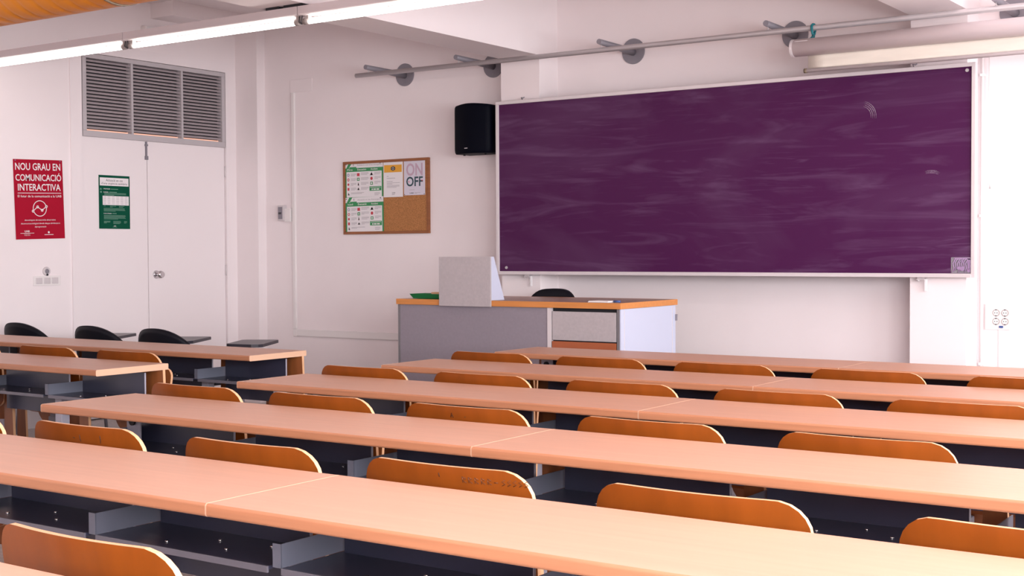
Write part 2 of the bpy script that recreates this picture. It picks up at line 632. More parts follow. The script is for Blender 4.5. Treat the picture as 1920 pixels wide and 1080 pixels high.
# green notice on the door
pg = thing('poster', 'green first-aid notice with white title box on the left leaf of the door', 'poster', (XL - .006, 6.80, 1.493), math.radians(90))
W_, H_ = .300, .420
paper(W_, H_, m_green, pg)
s = Sheet(W_, H_, pg)
WB = ('title_panel', m_whiteink)
s.quad(WB, .035, .045, .965, .195)
DK = ('title_lettering', m_ink)
s.text(DK, 'Actuació en cas', .23, .068, .77, .115)
s.text(DK, "d'una urgència sanitària", .085, .130, .915, .182)
LT = ('lettering', m_lgreen)
LW = ('heading_lettering', m_whiteink)
s.text(LW, '1 PROTEGIR', .14, .245, .36, .265, .01)
s.quad(LT, .38, .250, .62, .262)
s.poly(LT, [(.03, .272), (.10, .272), (.065, .235)])
s.text(LW, '2 AVISAR', .14, .305, .30, .325, .01)
s.disc(LT, .068, .315, .008)
s.lines(LT, .33, .308, .92, 1, .02, .012, 1)
s.lines(LT, .17, .330, .92, 3, .018, .008, 2)
s.quad(('table_panel', m_whiteink), .12, .385, .965, .555)
GI = ('table_lettering', m_greyink)
for r in range(6):
    for c_ in range(6):
        s.quad(GI, .135 + c_ * .14, .398 + r * .026, .135 + c_ * .14 + .09, .404 + r * .026, .0016)
s.lines(LT, .15, .570, .28, 1, .02, .007, 3)
s.lines(LT, .35, .570, .55, 2, .018, .007, 4)
s.lines(LT, .64, .570, .82, 2, .018, .007, 5)
s.lines(LT, .15, .615, .86, 4, .017, .007, 6)
s.text(LW, '3 SOCÓRRER', .14, .700, .40, .722, .01)
s.quad(LT, .42, .706, .56, .718)
s.lines(LT, .15, .745, .86, 5, .017, .007, 7)
s.lines(LT, .15, .855, .36, 3, .016, .008, 8)
s.lines(LT, .45, .855, .70, 4, .015, .006, 9)
s.lines(LT, .80, .855, .90, 3, .016, .006, 10)
s.text(LW, 'UAB', .465, .938, .535, .955, .02)
s.quad(LT, .43, .964, .57, .970)
s.done()

# light switches on the left wall
o = thing('light_switch', 'white triple light switch plate low on the left wall beneath the red poster', 'switch', (XL, 6.158, 1.060))
MB().box(0, .010, -.118, .118, 0, .074, bev=.004).build('plate', m_trim, o)
for k in range(3):
    MB().box(.010, .016, -.100 + k * .070, -.046 + k * .070, .014, .060, bev=.003).build('rocker', m_aluw, o)
o = thing('wall_socket', 'small round grey wall fitting just above the triple light switch', 'socket', (XL, 6.158, 1.168))
MB().tube((0, 0, 0), (.010, 0, 0), .034, .030, 24).build('ring', m_aluw, o)
MB().tube((.010, 0, 0), (.013, 0, 0), .018, .016, 20).build('face', m_greydisc, o)
MB().tube((.006, 0, -.026), (.014, 0, -.026), .008, .008, 12).build('screw', m_dark, o)

# ---------------------------------------------------------------- front wall: trunking, thermostat, cork board, speaker
o = thing('cable_trunking', 'white vertical cable trunking on the front wall left of the cork board', 'trunking', (-7.835, YF, 0))
MB().box(-.016, .016, -.020, 0, .650, 2.655, bev=.003).build('vertical_run', m_trim, o)
MB().box(-.04, .215, -.006, 0, 2.655, 2.765, bev=.004).build('junction_box', m_wall, o)

o = thing('cable_trunking', 'low horizontal white trunking on the front wall, running behind the lectern desk', 'trunking', (-7.815, YF, .588))
MB().box(0, 2.25, -.020, 0, 0, .057, bev=.003).build('channel', m_trim, o)
MB().box(-.036, .004, -.022, 0, -.003, .060, bev=.003).build('corner_piece', m_trim, o)

o = thing('thermostat', 'small white and grey control box on the front wall near the corner', 'control', (-7.935, YF, 1.56))
MB().box(-.065, .004, -.040, 0, .010, .142, bev=.004).build('housing', m_aluw, o)
MB().box(-.055, -.010, -.046, -.040, .025, .128, bev=.002).build('display', m_greydisc, o)
MB().box(-.048, -.017, -.050, -.046, .066, .082).build('button', m_ink, o)
MB().box(.004, .072, -.030, 0, .0, .115, bev=.004).build('side_box', m_trim, o)

nb = thing('notice_board', 'brown framed cork notice board with sheets pinned to its left and top', 'notice board', (-6.822, YF, 1.445))
NW, NH = .895, .598
b = MB()
for (x0, x1, z0, z1) in ((-NW / 2, NW / 2, 0, .022), (-NW / 2, NW / 2, NH - .022, NH), (-NW / 2, -NW / 2 + .022, .022, NH - .022), (NW / 2 - .022, NW / 2, .022, NH - .022)):
    b.box(x0, x1, -.024, 0, z0, z1, bev=.003)
b.build('frame', m_corkf, nb)
MB().box(-NW / 2 + .02, NW / 2 - .02, -.014, -.002, .02, NH - .02).build('cork_panel', m_cork, nb)


def emergency(loc, label, title, cols, seed, rz=0.0):
    r = thing('notice_sheet', label, 'notice', loc, 0, 'emergency instruction sheets on the cork board')
    r.rotation_euler = (0, rz, 0)
    w_, h_ = .405, .286
    paper(w_, h_, m_grn2, r)
    q = Sheet(w_, h_, r)
    hd = ('header', m_white)
    q.quad(hd, 0, 0, 1, .150)
    G = ('green_print', m_grn2)
    q.poly(G, [(.03, .150), (.10, .150), (.185, .0), (.10, .0)], .0016)
    q.quad(G, .12, .118, .30, .150, .0016)
    q.text(('title_lettering', m_greyink), title, .32, .050, .965, .105, .004)
    q.text(('title_lettering', m_greyink), '1', .215, .03, .235, .09, .02)
    wl = ('heading_lettering', m_whiteink)
    for (u0, u1), t in zip(((.06, .20), (.33, .56), (.68, .86)), cols):
        q.text(wl, t, u0, .170, u1, .222, .012)
    q.quad(('body_panel', m_white), .035, .255, .965, .985)
    gi = ('small_lettering', m_greyink)
    rd, bl, gn = ('red_symbol', m_redink), ('blue_symbol', m_blueink), ('green_symbol', m_grn2)
    for i in range(5):
        v = .345 + i * .135
        if i == 0:
            q.ring(bl, .085, v, .012, .005)
        elif i == 1:
            q.ring(rd, .085, v, .012, .006)
        elif i == 2:
            q.disc(rd, .085, v, .010)
        elif i == 3:
            q.quad(rd, .060, v - .04, .110, v + .04, .0016)
        else:
            q.poly(rd, [(.07, v + .04), (.11, v + .04), (.085, v - .045)])
        q.lines(gi, .15, v - .035, .30 if i < 4 else .52, 3 if i < 4 else 2, .028, .010, seed + i)
    q.quad(rd, .315, .300, .385, .385, .0016)
    q.quad(gn, .315, .430, .385, .515, .0016)
    q.quad(('white_symbol', m_white), .335, .455, .368, .490, .0020)
    q.poly(rd, [(.33, .65), (.37, .65), (.35, .555)])
    q.poly(gi, [(.32, .78), (.385, .78), (.352, .71)])
    for i in range(4):
        q.lines(gi, .42, .285 + i * .14, .63, 3, .028, .010, seed + 10 + i)
    q.poly(('pink_symbol', m_mauve), [(.66, .37), (.74, .37), (.70, .285)])
    q.disc(rd, .70, .465, .013)
    q.quad(gn, .665, .560, .735, .645, .0016)
    q.quad(('white_symbol', m_white), .682, .580, .718, .625, .0020)
    for i in range(3):
        q.lines(gi, .775, .285 + i * .13, .945, 3, .028, .010, seed + 20 + i)
    q.quad(gn, .645, .690, .955, .815, .0016)
    q.quad(wl, .665, .712, .935, .724, .0020)
    for u0, u1 in ((.70, .735), (.75, .815), (.83, .90)):
        q.quad(wl, u0, .757, u1, .792, .0022)
    q.lines(gi, .775, .87, .92, 3, .03, .010, seed + 30)
    q.done()
    for u in (.03, .93):
        MB().tube(((u - .5) * w_, -.001, h_ * .96), ((u - .5) * w_, -.007, h_ * .96), .0045, seg=10).build('pin', m_greydisc, r)
    return r


emergency((-7.048, YF - .0145, 1.745), 'green and white emergency sheet in the upper left corner of the cork board', 'Actions in case of an emergency',
          ('Fire', 'Evacuation', 'Accident'), 100)
emergency((-7.042, YF - .0175, 1.462), 'green and white emergency sheet in the lower left corner of the cork board', "Actuació en cas d'emergència",
          ('Incendi', 'Evacuació', 'Accident'), 200, math.radians(-.5))

r = thing('notice_sheet', 'white notice with an amber band at the top middle of the cork board', 'notice', (-6.740, YF - .0150, 1.740))
paper(.200, .292, m_white, r)
q = Sheet(.200, .292, r)
q.quad(('amber_band', m_yel), .03, .115, .95, .320)
q.poly(('emblem', m_ink), [(.50 + .13 * math.cos(a), .215 + .065 * math.sin(a) * 1.0) for a in [math.radians(30 + 60 * i) for i in range(6)]], .0018)
q.ring(('emblem_print', m_whiteink), .50, .215, .010, .0025, .0022)
q.lines(('lettering', m_greyink), .17, .42, .40, 1, .03, .012, 1)
q.lines(('lettering', m_greyink), .17, .475, .70, 1, .03, .012, 2)
q.lines(('lettering', m_greyink), .17, .565, .80, 1, .03, .012, 3)
q.lines(('lettering', m_greyink), .17, .605, .85, 2, .030, .010, 4)
q.lines(('lettering', m_greyink), .17, .672, .85, 3, .028, .010, 5)
q.text(('logo', m_ink), 'UAB', .44, .868, .60, .890, .02)
q.lines(('lettering', m_greyink), .43, .905, .61, 2, .022, .010, 6)
q.done()
MB().tube((0, -.001, .286), (0, -.007, .286), .004, seg=10).build('pin', m_greydisc, r)

r = thing('notice_sheet', 'pale laminated ON OFF sheet in the upper right corner of the cork board', 'notice', (-6.522, YF - .0150, 1.750))
paper(.214, .288, mat('laminated_sheet', (.66, .62, .70), .22), r)
q = Sheet(.214, .288, r)
q.text(('pale_lettering', m_mauve), 'ON', .115, .120, .890, .470, .020)
q.text(('dark_lettering', m_teal), 'OFF', .115, .490, .900, .760, .020)
q.disc(('red_symbol', m_redink), .24, .63, .005, .0022)
q.disc(('red_symbol', m_redink), .86, .60, .005, .0024)
q.lines(('small_lettering', m_greyink), .25, .850, .78, 1, .03, .010, 3)
q.text(('logo', m_ink), 'UAB', .27, .925, .46, .960, .02)
q.lines(('small_lettering', m_greyink), .50, .930, .78, 2, .018, .010, 4)
q.done()
for x in (-.10, .10):
    for z in (.006, .280):
        MB().tube((x, -.001, z), (x, -.006, z), .004, seg=10).build('pin', m_greydisc, r)

# loudspeaker
sp = thing('loudspeaker', 'black wall-mounted loudspeaker between the cork board and the purple blackboard', 'loudspeaker', (-5.745, 7.93, 2.025))
prof = [(-.148, .14), (-.165, -.02), (-.155, -.040)]
for i in range(13):
    t = i / 12
    prof.append((-.155 + .31 * t, -.040 - .042 * math.sin(math.pi * t)))
prof += [(.165, -.02), (.148, .14)]
b = MB()
n = len(prof)
lev = [(.0, .94), (.012, .985), (.03, 1), (.325, 1), (.345, .99), (.358, .95)]
vs = []
for z, k in lev:
    arch = .012 if z > .3 else 0
    for (x, y) in prof:
        vs.append((x * k, y * k + (1 - k) * .03, z + arch * math.cos(x / .165 * math.pi / 2)))
fs = []
for a in range(len(lev) - 1):
    for i in range(n):
        fs.append((a * n + i, a * n + (i + 1) % n, (a + 1) * n + (i + 1) % n, (a + 1) * n + i))
b.add(vs, fs, 0, True)
b.add(vs, [list(range(n))[::-1], list(range((len(lev) - 1) * n, len(lev) * n))])
b.build('cabinet', m_blackgl, sp)
MB().box(-.035, -.008, -.083, -.080, .036, .042).build('badge', m_alu, sp)
b = MB().box(-.05, .05, .14, .27, .12, .24)
b.path([(.14, .08, .20), (.21, .10, .21), (.215, .16, .19), (.20, .20, .14), (.15, .22, .13)], .010)
b.build('wall_bracket', m_black, sp)
for x in (-.095, .10):
    MB().tube((x, .0, -.010), (x, .0, .006), .009, seg=12).build('foot', m_black, sp)

# ---------------------------------------------------------------- purple blackboard
BX0, BX1, BZ0, BZ1, BY = -5.507, -2.120, 1.152, 2.371, 7.904
bd = thing('blackboard', 'large purple blackboard with a thin aluminium frame on the front wall', 'blackboard', ((BX0 + BX1) / 2, BY, BZ0))
hw, bh = (BX1 - BX0) / 2, BZ1 - BZ0
bs = MB().box(-hw, hw, 0, .028, 0, bh).build('writing_surface', m_board, bd)
b = MB()
t = .022
for (x0, x1, z0, z1) in ((-hw - t, hw + t, -t, .002), (-hw - t, hw + t, bh - .002, bh + t), (-hw - t, -hw + .002, 0, bh), (hw - .002, hw + t, 0, bh)):
    b.box(x0, x1, -.012, .032, z0, z1, bev=.003)
b.build('frame', m_aluw, bd)
MB().box(-hw, hw, -.018, -.010, -t, -t + .016, bev=.002).build('chalk_rail', m_aluw, bd)
for x, z in ((-hw + .062, .028), (hw - .03, bh - .022)):
    MB().tube((x, .001, z), (x, -.008, z), .012, .009, 16).build('bolt', m_alu, bd)
for x in (-5.27, -2.42):
    b = MB().box(x - .02 - (BX0 + BX1) / 2, x + .02 - (BX0 + BX1) / 2, .0, .045, -t - .018, -t)
    x -= (BX0 + BX1) / 2
    b.path([(x - .02, .012, -t), (x - .022, -.004, -t - .016), (x - .005, -.008, -t - .022)], .004)
    b.build('lower_clip', m_alu, bd)
    MB().box(x + .018, x + .036, .012, .026, -t - .085, -t - .010, bev=.004).build('strap', m_white, bd)
for x in (-5.31, -2.47):
    x -= (BX0 + BX1) / 2
    b = MB()
    b.path([(x, .02, bh + t), (x - .004, .01, bh + t + .018), (x + .012, .008, bh + t + .014), (x + .022, .012, bh + t + .02)], .004)
    b.build('upper_hook', m_greydisc, bd)
# smear of chalk left by a hand near the top right, and one low on the right
def chalk_smear(cx, cz, r, a0, a1, wd_, nm='chalk_mark'):
    b = MB()
    N = 14
    for j, off in enumerate((-1, 0, 1.0, 1.9)):
        vs, fs = [], []
        for i in range(N + 1):
            t_ = i / N
            a = math.radians(a0 + (a1 - a0) * t_)
            w_ = wd_ * (.15 + math.sin(math.pi * t_)) * random.uniform(.5, 1)
            for sgn in (-1, 1):
                rr = r + off * wd_ * 1.8 + sgn * w_ * .5
                vs.append((cx + rr * math.cos(a), -.0006, cz + rr * math.sin(a)))
        for i in range(N):
            fs.append((2 * i, 2 * i + 2, 2 * i + 3, 2 * i + 1))
        b.add(vs, fs)
    return b.build(nm, m_chalk, bd, fix=False)


m_chalk = mat('smeared_chalk', (.55, .42, .55), .9, alpha=.35)
MXB = (BX0 + BX1) / 2
chalk_smear(-2.79 - MXB, 2.115 - BZ0, .075, -10, 75, .006)
chalk_smear(-2.36 - MXB, 1.66 - BZ0, .10, 60, 110, .003)
# clear plastic pocket taped in the lower right corner
b = MB().box(hw - .118, hw - .004, -.004, 0, .004, .098)
b.build('clear_pocket', m_glass, bd)
b = MB()
for k in range(9):
    x = hw - .112 + k * .012
    b.path([(x, -.005, .008 + .01 * (k % 3)), (x + .012, -.006, .035), (x + .006, -.005, .06 + .008 * (k % 2)), (x + .02, -.006, .092 - .004 * (k % 4))], .0035, 6)
b.box(hw - .10, hw - .006, -.006, -.003, .084, .096)
b.box(hw - .022, hw - .006, -.006, -.003, .01, .09)
b.tube((hw - .052, -.012, .030), (hw - .052, 0, .030), .013, seg=14)
b.tube((hw - .073, -.012, .033), (hw - .073, 0, .033), .009, seg=14)
b.build('pocket_contents', mat('crumpled_film', (.34, .22, .38), .4), bd)

# power sockets on the wall to the right of the blackboard
o = thing('wall_socket', 'white plate of four round power sockets low on the wall right of the blackboard', 'socket', (-2.03, YF, .83))
MB().box(-.085, .062, -.012, 0, -.02, .135, bev=.004).build('plate', m_trim, o)
for i in range(2):
    for j in range(2):
        x, z = -.020 + i * .052, .030 + j * .052
        b = MB()
        b.tube((x, -.012, z), (x, -.015, z), .022, .021, 24, 0)
        b.tube((x, -.0152, z), (x, -.0156, z), .016, .016, 20, 1)
        for dx in (-.007, .007):
            b.tube((x + dx, -.0156, z), (x + dx, -.0162, z), .0034, .0034, 8, 2)
        for dz in (-.018, .018):
            b.box(x - .004, x + .004, -.0168, -.015, z + dz - .003, z + dz + .003, 2)
        b.build('socket', [m_holder, m_trim, m_ink], o)
b = MB().box(.0, .022, -.022, -.010, -.008, .004)
b.build('plug', m_blue, o)
MB().box(-.006, .006, -.008, 0, -.70, -.02).build('cable_cover', m_trim, o)

o = thing('conduit', 'thin white vertical conduit on the wall right of the blackboard edge', 'conduit', (-2.135, YF, 0))
b = MB()
b.tube((0, -.012, .10), (0, -.012, 2.62), .009, seg=12)
b.build('pipe', m_trim, o)
for z in (.6, 1.5, 2.35):
    MB().box(-.014, .014, -.024, 0, z - .008, z + .008).build('clip', m_trim, o)
b = MB()
b.path([(.012, -.03, 2.45), (.010, -.04, 2.0), (.012, -.035, 1.72), (.024, -.05, 1.70), (.022, -.05, 1.66), (.006, -.04, 1.67), (.010, -.04, 1.69)], .004, 6)
o2 = b.build('pull_cord', m_trim)
o2.location = (-2.10, YF - .01, 0)
tag(o2, 'thin pale pull cord hanging beside the right edge of the blackboard', 'cord')

# ---------------------------------------------------------------- rail with brackets, screen
RY, RZ = 7.75, 2.664
rl = thing('display_rail', 'long aluminium rail on grey disc brackets running above the blackboard', 'rail', (-4.0, RY, RZ))
MB().tube((-6.745 + 4, 0, 0), (1.3 + 4, 0, 0), .0175, seg=18).build('pipe', m_alu, rl)
for x in (-6.62, -5.757, -4.545, -3.335, -1.95, -.74):
    x += 4
    zc = 2.710 - RZ
    b = MB()
    b.tube((x, YF - RY - .008, zc - .005), (x, -.035, zc + .008), .026, .0185, 18)
    br = b.build('bracket_arm', m_greydisc, rl)
    b = MB().tube((x, YF - RY - .010, zc), (x, YF - RY, zc), .090, .090, 36)
    for a in (60, 180, 300):
        b.tube((x + .065 * math.sin(math.radians(a)), YF - RY - .014, zc + .065 * math.cos(math.radians(a))), (x + .065 * math.sin(math.radians(a)), YF - RY - .009, zc + .065 * math.cos(math.radians(a))), .007, seg=10)
    d = b.build('wall_disc', m_greydisc, br)
    MB().tube((x, 0, .014), (x, 0, zc - .012), .004, seg=8).build('hook', m_alu, br)

scn = thing('projection_screen', 'silver roll-up projection screen hanging from the rail at upper right', 'screen', (-1.3, 7.62, 2.528))
SX0, SX1 = -3.108 + 1.3, 1.2 + 1.3
prof = [(.052 * math.cos(a) * (1.0 if math.cos(a) < 0 else .9), .053 * math.sin(a)) for a in [2 * math.pi * i / 28 for i in range(28)]]
b = MB().prism(prof, 'x', SX0, SX1, 0, 0, True)
b.build('case', m_case, scn)
MB().prism([(p_[0] * 1.03, p_[1] * 1.03) for p_ in prof], 'x', SX0 - .012, SX0 + .004, 0, 0, False).build('end_cap', m_aluw, scn)
b = MB()
NX = 40
vs = []
for i in range(NX + 1):
    x = SX0 + .085 + (SX1 - .1 - SX0 - .085) * i / NX
    for k in range(6):
        z = -.045 - .088 * k / 5
        vs.append((x, .012 + .004 * math.sin(k * 1.3 + i * .35) * math.sin(i * .8), z))
fs = [(i * 6 + k, (i + 1) * 6 + k, (i + 1) * 6 + k + 1, i * 6 + k + 1) for i in range(NX) for k in range(5)]
b.add(vs, fs, 0, True)
fab = b.build('fabric', m_screen, scn)
md = fab.modifiers.new('thickness', 'SOLIDIFY')
md.thickness = .0012
b = MB().tube((SX0 + .075, .012, -.140), (SX1 - .08, .012, -.140), .0125, seg=14)
b.build('bottom_bar', m_aluw, scn)
MB().tube((SX0 + .060, .012, -.140), (SX0 + .078, .012, -.140), .0145, seg=14).build('bar_cap', m_bar, scn)
MB().box(SX0 + .02, SX0 + .10, -.040, -.030, .028, .036).build('maker_plate', m_white, scn)
# straps that hold the case on the rail
b = MB()
for x in (-3.036,):
    pts = []
    for i in range(15):
        a = 2 * math.pi * i / 14
        pts.append((x + .004 * math.sin(a * 2), RY + .026 * math.cos(a), RZ - .018 + .040 * math.sin(a)))
    b.path(pts, .008, 8)
    b.path([(x + .008, RY - .028, RZ - .05), (x + .012, 7.70, 2.60), (x + .012, 7.66, 2.582)], .006, 6)
o = b.build('teal_strap', m_tealtape)
tag(o, 'teal cord tied round the rail above the left end of the screen', 'cord')

# ---------------------------------------------------------------- ceiling lamps and the orange duct
LYY = 5.55
LZ = 2.616


def luminaire(x0, x1, label):
    r = thing('fluorescent_lamp', label, 'lamp', ((x0 + x1) / 2, LYY, LZ), 0, 'fluorescent lamps in a line under the ceiling beam')
    h = (x1 - x0) / 2
    MB().prism([(-.045, .030), (-.052, .036), (-.052, .080), (.052, .080), (.052, .036), (.045, .030)], 'x', -h, h).build('body', m_lampb, r)
    MB().box(-h + .005, h - .005, -.054, -.050, .031, .036).build('bright_edge', m_trim, r)
    MB().tube((-h + .055, 0, 0), (h - .055, 0, 0), .0165, seg=16).build('tube', m_lamp, r)
    for sx in (-1, 1):
        xx = sx * (h - .030)
        b_ = MB().tube((xx - .026, 0, 0), (xx + .012, 0, 0), .019, seg=14)
        b_.box(xx - .012, xx + .016, -.014, .014, .0, .034)
        b_.build('lamp_holder', m_holder, r)
        e = MB().path([(sx * (h - .008), -.02, .03), (sx * (h - .004), -.03, -.005), (sx * (h + .004), -.012, -.015)], .0035, 6)
        e.build('wire', m_ink, r)
    return r


P_ = 1.506
x = -6.725
luminaire(-8.40, x - .006, 'fluorescent lamp at the left end of the ceiling line, cut by the frame edge')
luminaire(x, x + P_ - .006, 'fluorescent lamp second from left, its tube passing over the louvred vent')
luminaire(x + P_, x + 2 * P_ - .006, 'fluorescent lamp third from left, its tube crossing in front of the ceiling beam')
luminaire(x + 2 * P_, x + 3 * P_ - .006, 'fluorescent lamp whose left end just shows at the top edge')
o = MB().box(-5.47, -5.37, LYY - .05, LYY + .05, LZ + .080, ZB).box(-5.33, -5.19, LYY - .05, LYY + .05, LZ + .080, ZB).build('mounting_bracket', m_dark)
tag(o, 'dark mounting bracket between the lamp line and the ceiling beam', 'bracket')

# orange spiral duct
DYY, DR = 3.40, .20
DZc = 2.272 + DR
du = thing('ventilation_duct', 'orange spiral ventilation duct in the top left corner below the ceiling', 'duct', (-3.4, DYY, DZc))
b = MB()
seg, L0, L1, st = 36, -5.0, 4.9, .016
pitch = .095
N = int((L1 - L0) / st)
vs, fs = [], []
for i in range(N + 1):
    xx = L0 + i * st
    for k in range(seg):
        a = 2 * math.pi * k / seg
        ph = ((xx / pitch - k / seg) % 1.0)
        rr = DR - (.004 if ph < .17 else 0)
        vs.append((xx, rr * math.cos(a), rr * math.sin(a)))
for i in range(N):
    for k in range(seg):
        fs.append((i * seg + k, i * seg + (k + 1) % seg, (i + 1) * seg + (k + 1) % seg, (i + 1) * seg + k))
b.add(vs, fs, 0, True)
b.add(vs, [list(range(seg))[::-1], list(range(len(vs) - seg, len(vs)))])
b.build('pipe', m_orange, du)
for xx in (-.78, 1.9):
    vs, fs = [], []
    MB().tube((xx - .006, 0, 0), (xx + .006, 0, 0), DR + .003, seg=40).build('joint_collar', m_bar, du)
    MB().tube((xx, 0, DR), (xx, 0, ZC - DZc), .006, seg=8).build('hanger', m_greydisc, du)

# ---------------------------------------------------------------- bench desks
SEC = 1.946                    # length of one desk top, three places
SP = SEC / 3
TW = .437                      # depth of a top
TZ = .75
TT = .030


def top_profile():
    pr = []
    r = .007
    for cz, a0 in ((TZ - TT + r, -90), (TZ - r, 180)):         # rounded near edge
        for i in range(6):
            a = math.radians(a0 - 90 * i / 5)
            pr.append((r + r * math.cos(a), cz + r * math.sin(a)))
    return pr + [(TW - .003, TZ), (TW, TZ - .003), (TW, TZ - TT + .003), (TW - .003, TZ - TT)]


TP = top_profile()


def bench(name_label, x0, y0, nseat, length=None, group='long bench desks in rows', left_end=True, right_end=True):
    """a bench desk: empty on the floor below its near left corner; x to the right, y towards the front wall"""
    L = length or SP * nseat
    r = thing('bench_desk', name_label, 'desk', (x0, y0, 0), 0, group)
    b = MB()
    b.prism(TP, 'x', .0012, L - .0012)
    for q in range(len(TP)):
        if q in (1, 2, 3, 4, 5, 6, 7, 8, 9) or TP[q][0] > TW - .002:
            b.mi[q] = 1
    top = b.build('tabletop', [m_top, m_edge], r)
    for xa, xb in ((.0006, .0020), (L - .0020, L - .0006)):
        MB().prism([(p_[0] + (.0003 if p_[0] > .2 else -.0003), p_[1] + (.0003 if p_[1] > TZ - .012 else -.0003)) for p_ in TP], 'x', xa, xb).build('end_banding', m_band, top)
    for k in range(nseat + 1):
        xb = min(max(k * SP, 0), L)
        if k == nseat and not right_end:
            continue                                         # the next section carries the shared leg
        inset = .080 if (k == 0 and left_end) else (-.035 if k == nseat else .045)
        xb += inset
        # bent plywood leg: plank facing the sitter and a wing running forward
        wl = .24 if k == nseat else (.05 if (k == 0 and left_end) else .042)
        wr = .034 if k == nseat else .012
        b = MB()
        b.prism([(xb - wl, TZ - TT), (xb + wr, TZ - TT), (xb + wr + .012, .42), (xb + wr + .03, .004), (xb - wl - .02, .004), (xb - wl - .008, .42)], 'y', .402, .416)
        lg = b.build('leg', [m_plydark], r)
        MB().prism([(xb + wr, TZ - TT), (xb + wr + .0006, TZ - TT), (xb + wr + .0126, .42), (xb + wr + .0306, .004), (xb + wr + .030, .004), (xb + wr + .012, .42)], 'y', .4015, .4165).build('pale_edge', m_plyedge, lg)
        MB().box(xb - .004, xb + .006, .416, .432, .10, TZ - TT).build('wing', m_plydark, lg)
        # steel column
        b = MB().box(xb - .026, xb + .026, .235, .285, .012, .575, bev=.004)
        b.box(xb - .04, xb + .04, .12, .40, 0, .012)
        col = b.build('column', m_lav, r)
        if k == 0 and left_end:
            b = MB().box(xb + .03, xb + .105, .30, .306, .42, TZ - TT)
            brk = b.build('end_bracket', m_lav, r)
            MB().tube((xb + .065, .292, .665), (xb + .065, .302, .665), .016, seg=18).build('cable_hole', m_dark, brk)
        # divider flange beside the tray
        if 0 < k < nseat or k == 0:
            b = MB().box(xb + .028, xb + .031, .155, .395, .585, .640)
            b.box(xb + .006, xb + .031, .153, .156, .585, .640)
            b.build('divider', m_flange, r)
    for k in range(nseat):
        xa = k * SP + (.04 if (k == 0 and left_end) else .045) + .034
        xe = (k + 1) * SP + .036
        if k == nseat - 1 and right_end:
            xe = L - .022
        b = MB().box(xa, xe, .155, .400, .577, .585)
        t_ = b.build('tray', m_slate, r)
        MB().box(xa, xe, .150, .156, .570, .586, bev=.0015).build('front_lip', m_lip, t_)
        b = MB()
        for fx, fy in ((.35, .20), (.52, .28), (.66, .22), (.78, .30)):
            b.tube((xa + (xe - xa) * fx, fy, .585), (xa + (xe - xa) * fx, fy, .5885), .006, .004, 8)
        b.build('rivets', m_chrome, t_)
        xq = xe - .055
        b = MB().box(xa + .012, xq, .352, .357, .46, .706)
        pn = b.build('modesty_panel', m_slate, r)
        MB().box(xq, xq + .0025, .350, .358, .46, .706).build('bright_edge', m_lav, pn)  # lighter strip paints the light caught on the panel's edge
    return r


ROWY = {0: .97, 1: 1.984, 2: 2.973, 3: 3.945, 4: 4.898, 5: 5.859}
XR0, XS = -4.119, -2.173
ORD = {5: 'first', 4: 'second', 3: 'third', 2: 'fourth', 1: 'fifth'}
bench('nearest bench desk, only its far edge showing in the bottom left corner', XS, ROWY[0], 3, left_end=False)
for k in (5, 4, 3, 2, 1):
    bench('left section of the %s long bench row counted from the blackboard' % ORD[k], XR0, ROWY[k], 3, right_end=False)
    bench('right section of the %s long bench row counted from the blackboard' % ORD[k], XS, ROWY[k], 3, left_end=False)
YA, YBB = 4.970, 3.983
LL = 5 * SP
bench('left-hand bench desk just behind the black chairs, ending near the aisle', -5.09 - LL, YA, 5, LL)
bench('second left-hand bench desk behind the black chairs, its end overhanging the aisle', -5.095 - LL, YBB, 5, LL)


# ---------------------------------------------------------------- plywood flip seats
def ply_shell(w, z0, z1, rc_top, rc_bot, yf, thick, nx=22, nz=10):
    """curved plywood panel: yf(x,z) is its rear face; rounded corners"""
    xs = []
    for i in range(nx + 1):
        t = i / nx
        xs.append(-w / 2 * math.cos(math.pi * t) * (1.0) if False else (-w / 2 + w * (.5 - .5 * math.cos(math.pi * t))))

    def zt(x):
        d = abs(x) - (w / 2 - rc_top)
        return z1 if d <= 0 else z1 - rc_top + math.sqrt(max(0, rc_top ** 2 - d * d))

    def zb(x):
        d = abs(x) - (w / 2 - rc_bot)
        return z0 if d <= 0 else z0 + rc_bot - math.sqrt(max(0, rc_bot ** 2 - d * d))
    A, B_ = [], []
    for x in xs:
        for k in range(nz + 1):
            z = zb(x) + (zt(x) - zb(x)) * k / nz
            y = yf(x, z)
            A.append((x, y, z))
            B_.append((x, y + thick, z))
    m = nz + 1
    b = MB()
    n = len(A)
    q = [(i * m + k, (i + 1) * m + k, (i + 1) * m + k + 1, i * m + k + 1) for i in range(nx) for k in range(nz)]
    b.add(A + B_, q + [tuple(n + i for i in f[::-1]) for f in q], 0, True)
    rim = [i * m for i in range(nx + 1)] + [nx * m + k for k in range(1, m)] + [i * m + nz for i in range(nx - 1, -1, -1)] + [k for k in range(nz - 1, 0, -1)]
    vs = [A[i] for i in rim] + [B_[i] for i in rim]
    R = len(rim)
    b.add(vs, [(i, (i + 1) % R, R + (i + 1) % R, R + i) for i in range(R)], 1)
    return b


def back_y(x, z):
    t = (z - .42) / .37
    return -.030 * (1 - (x / .25) ** 2) - .030 * t - .012 * max(0, t - .6) ** 2 * 6


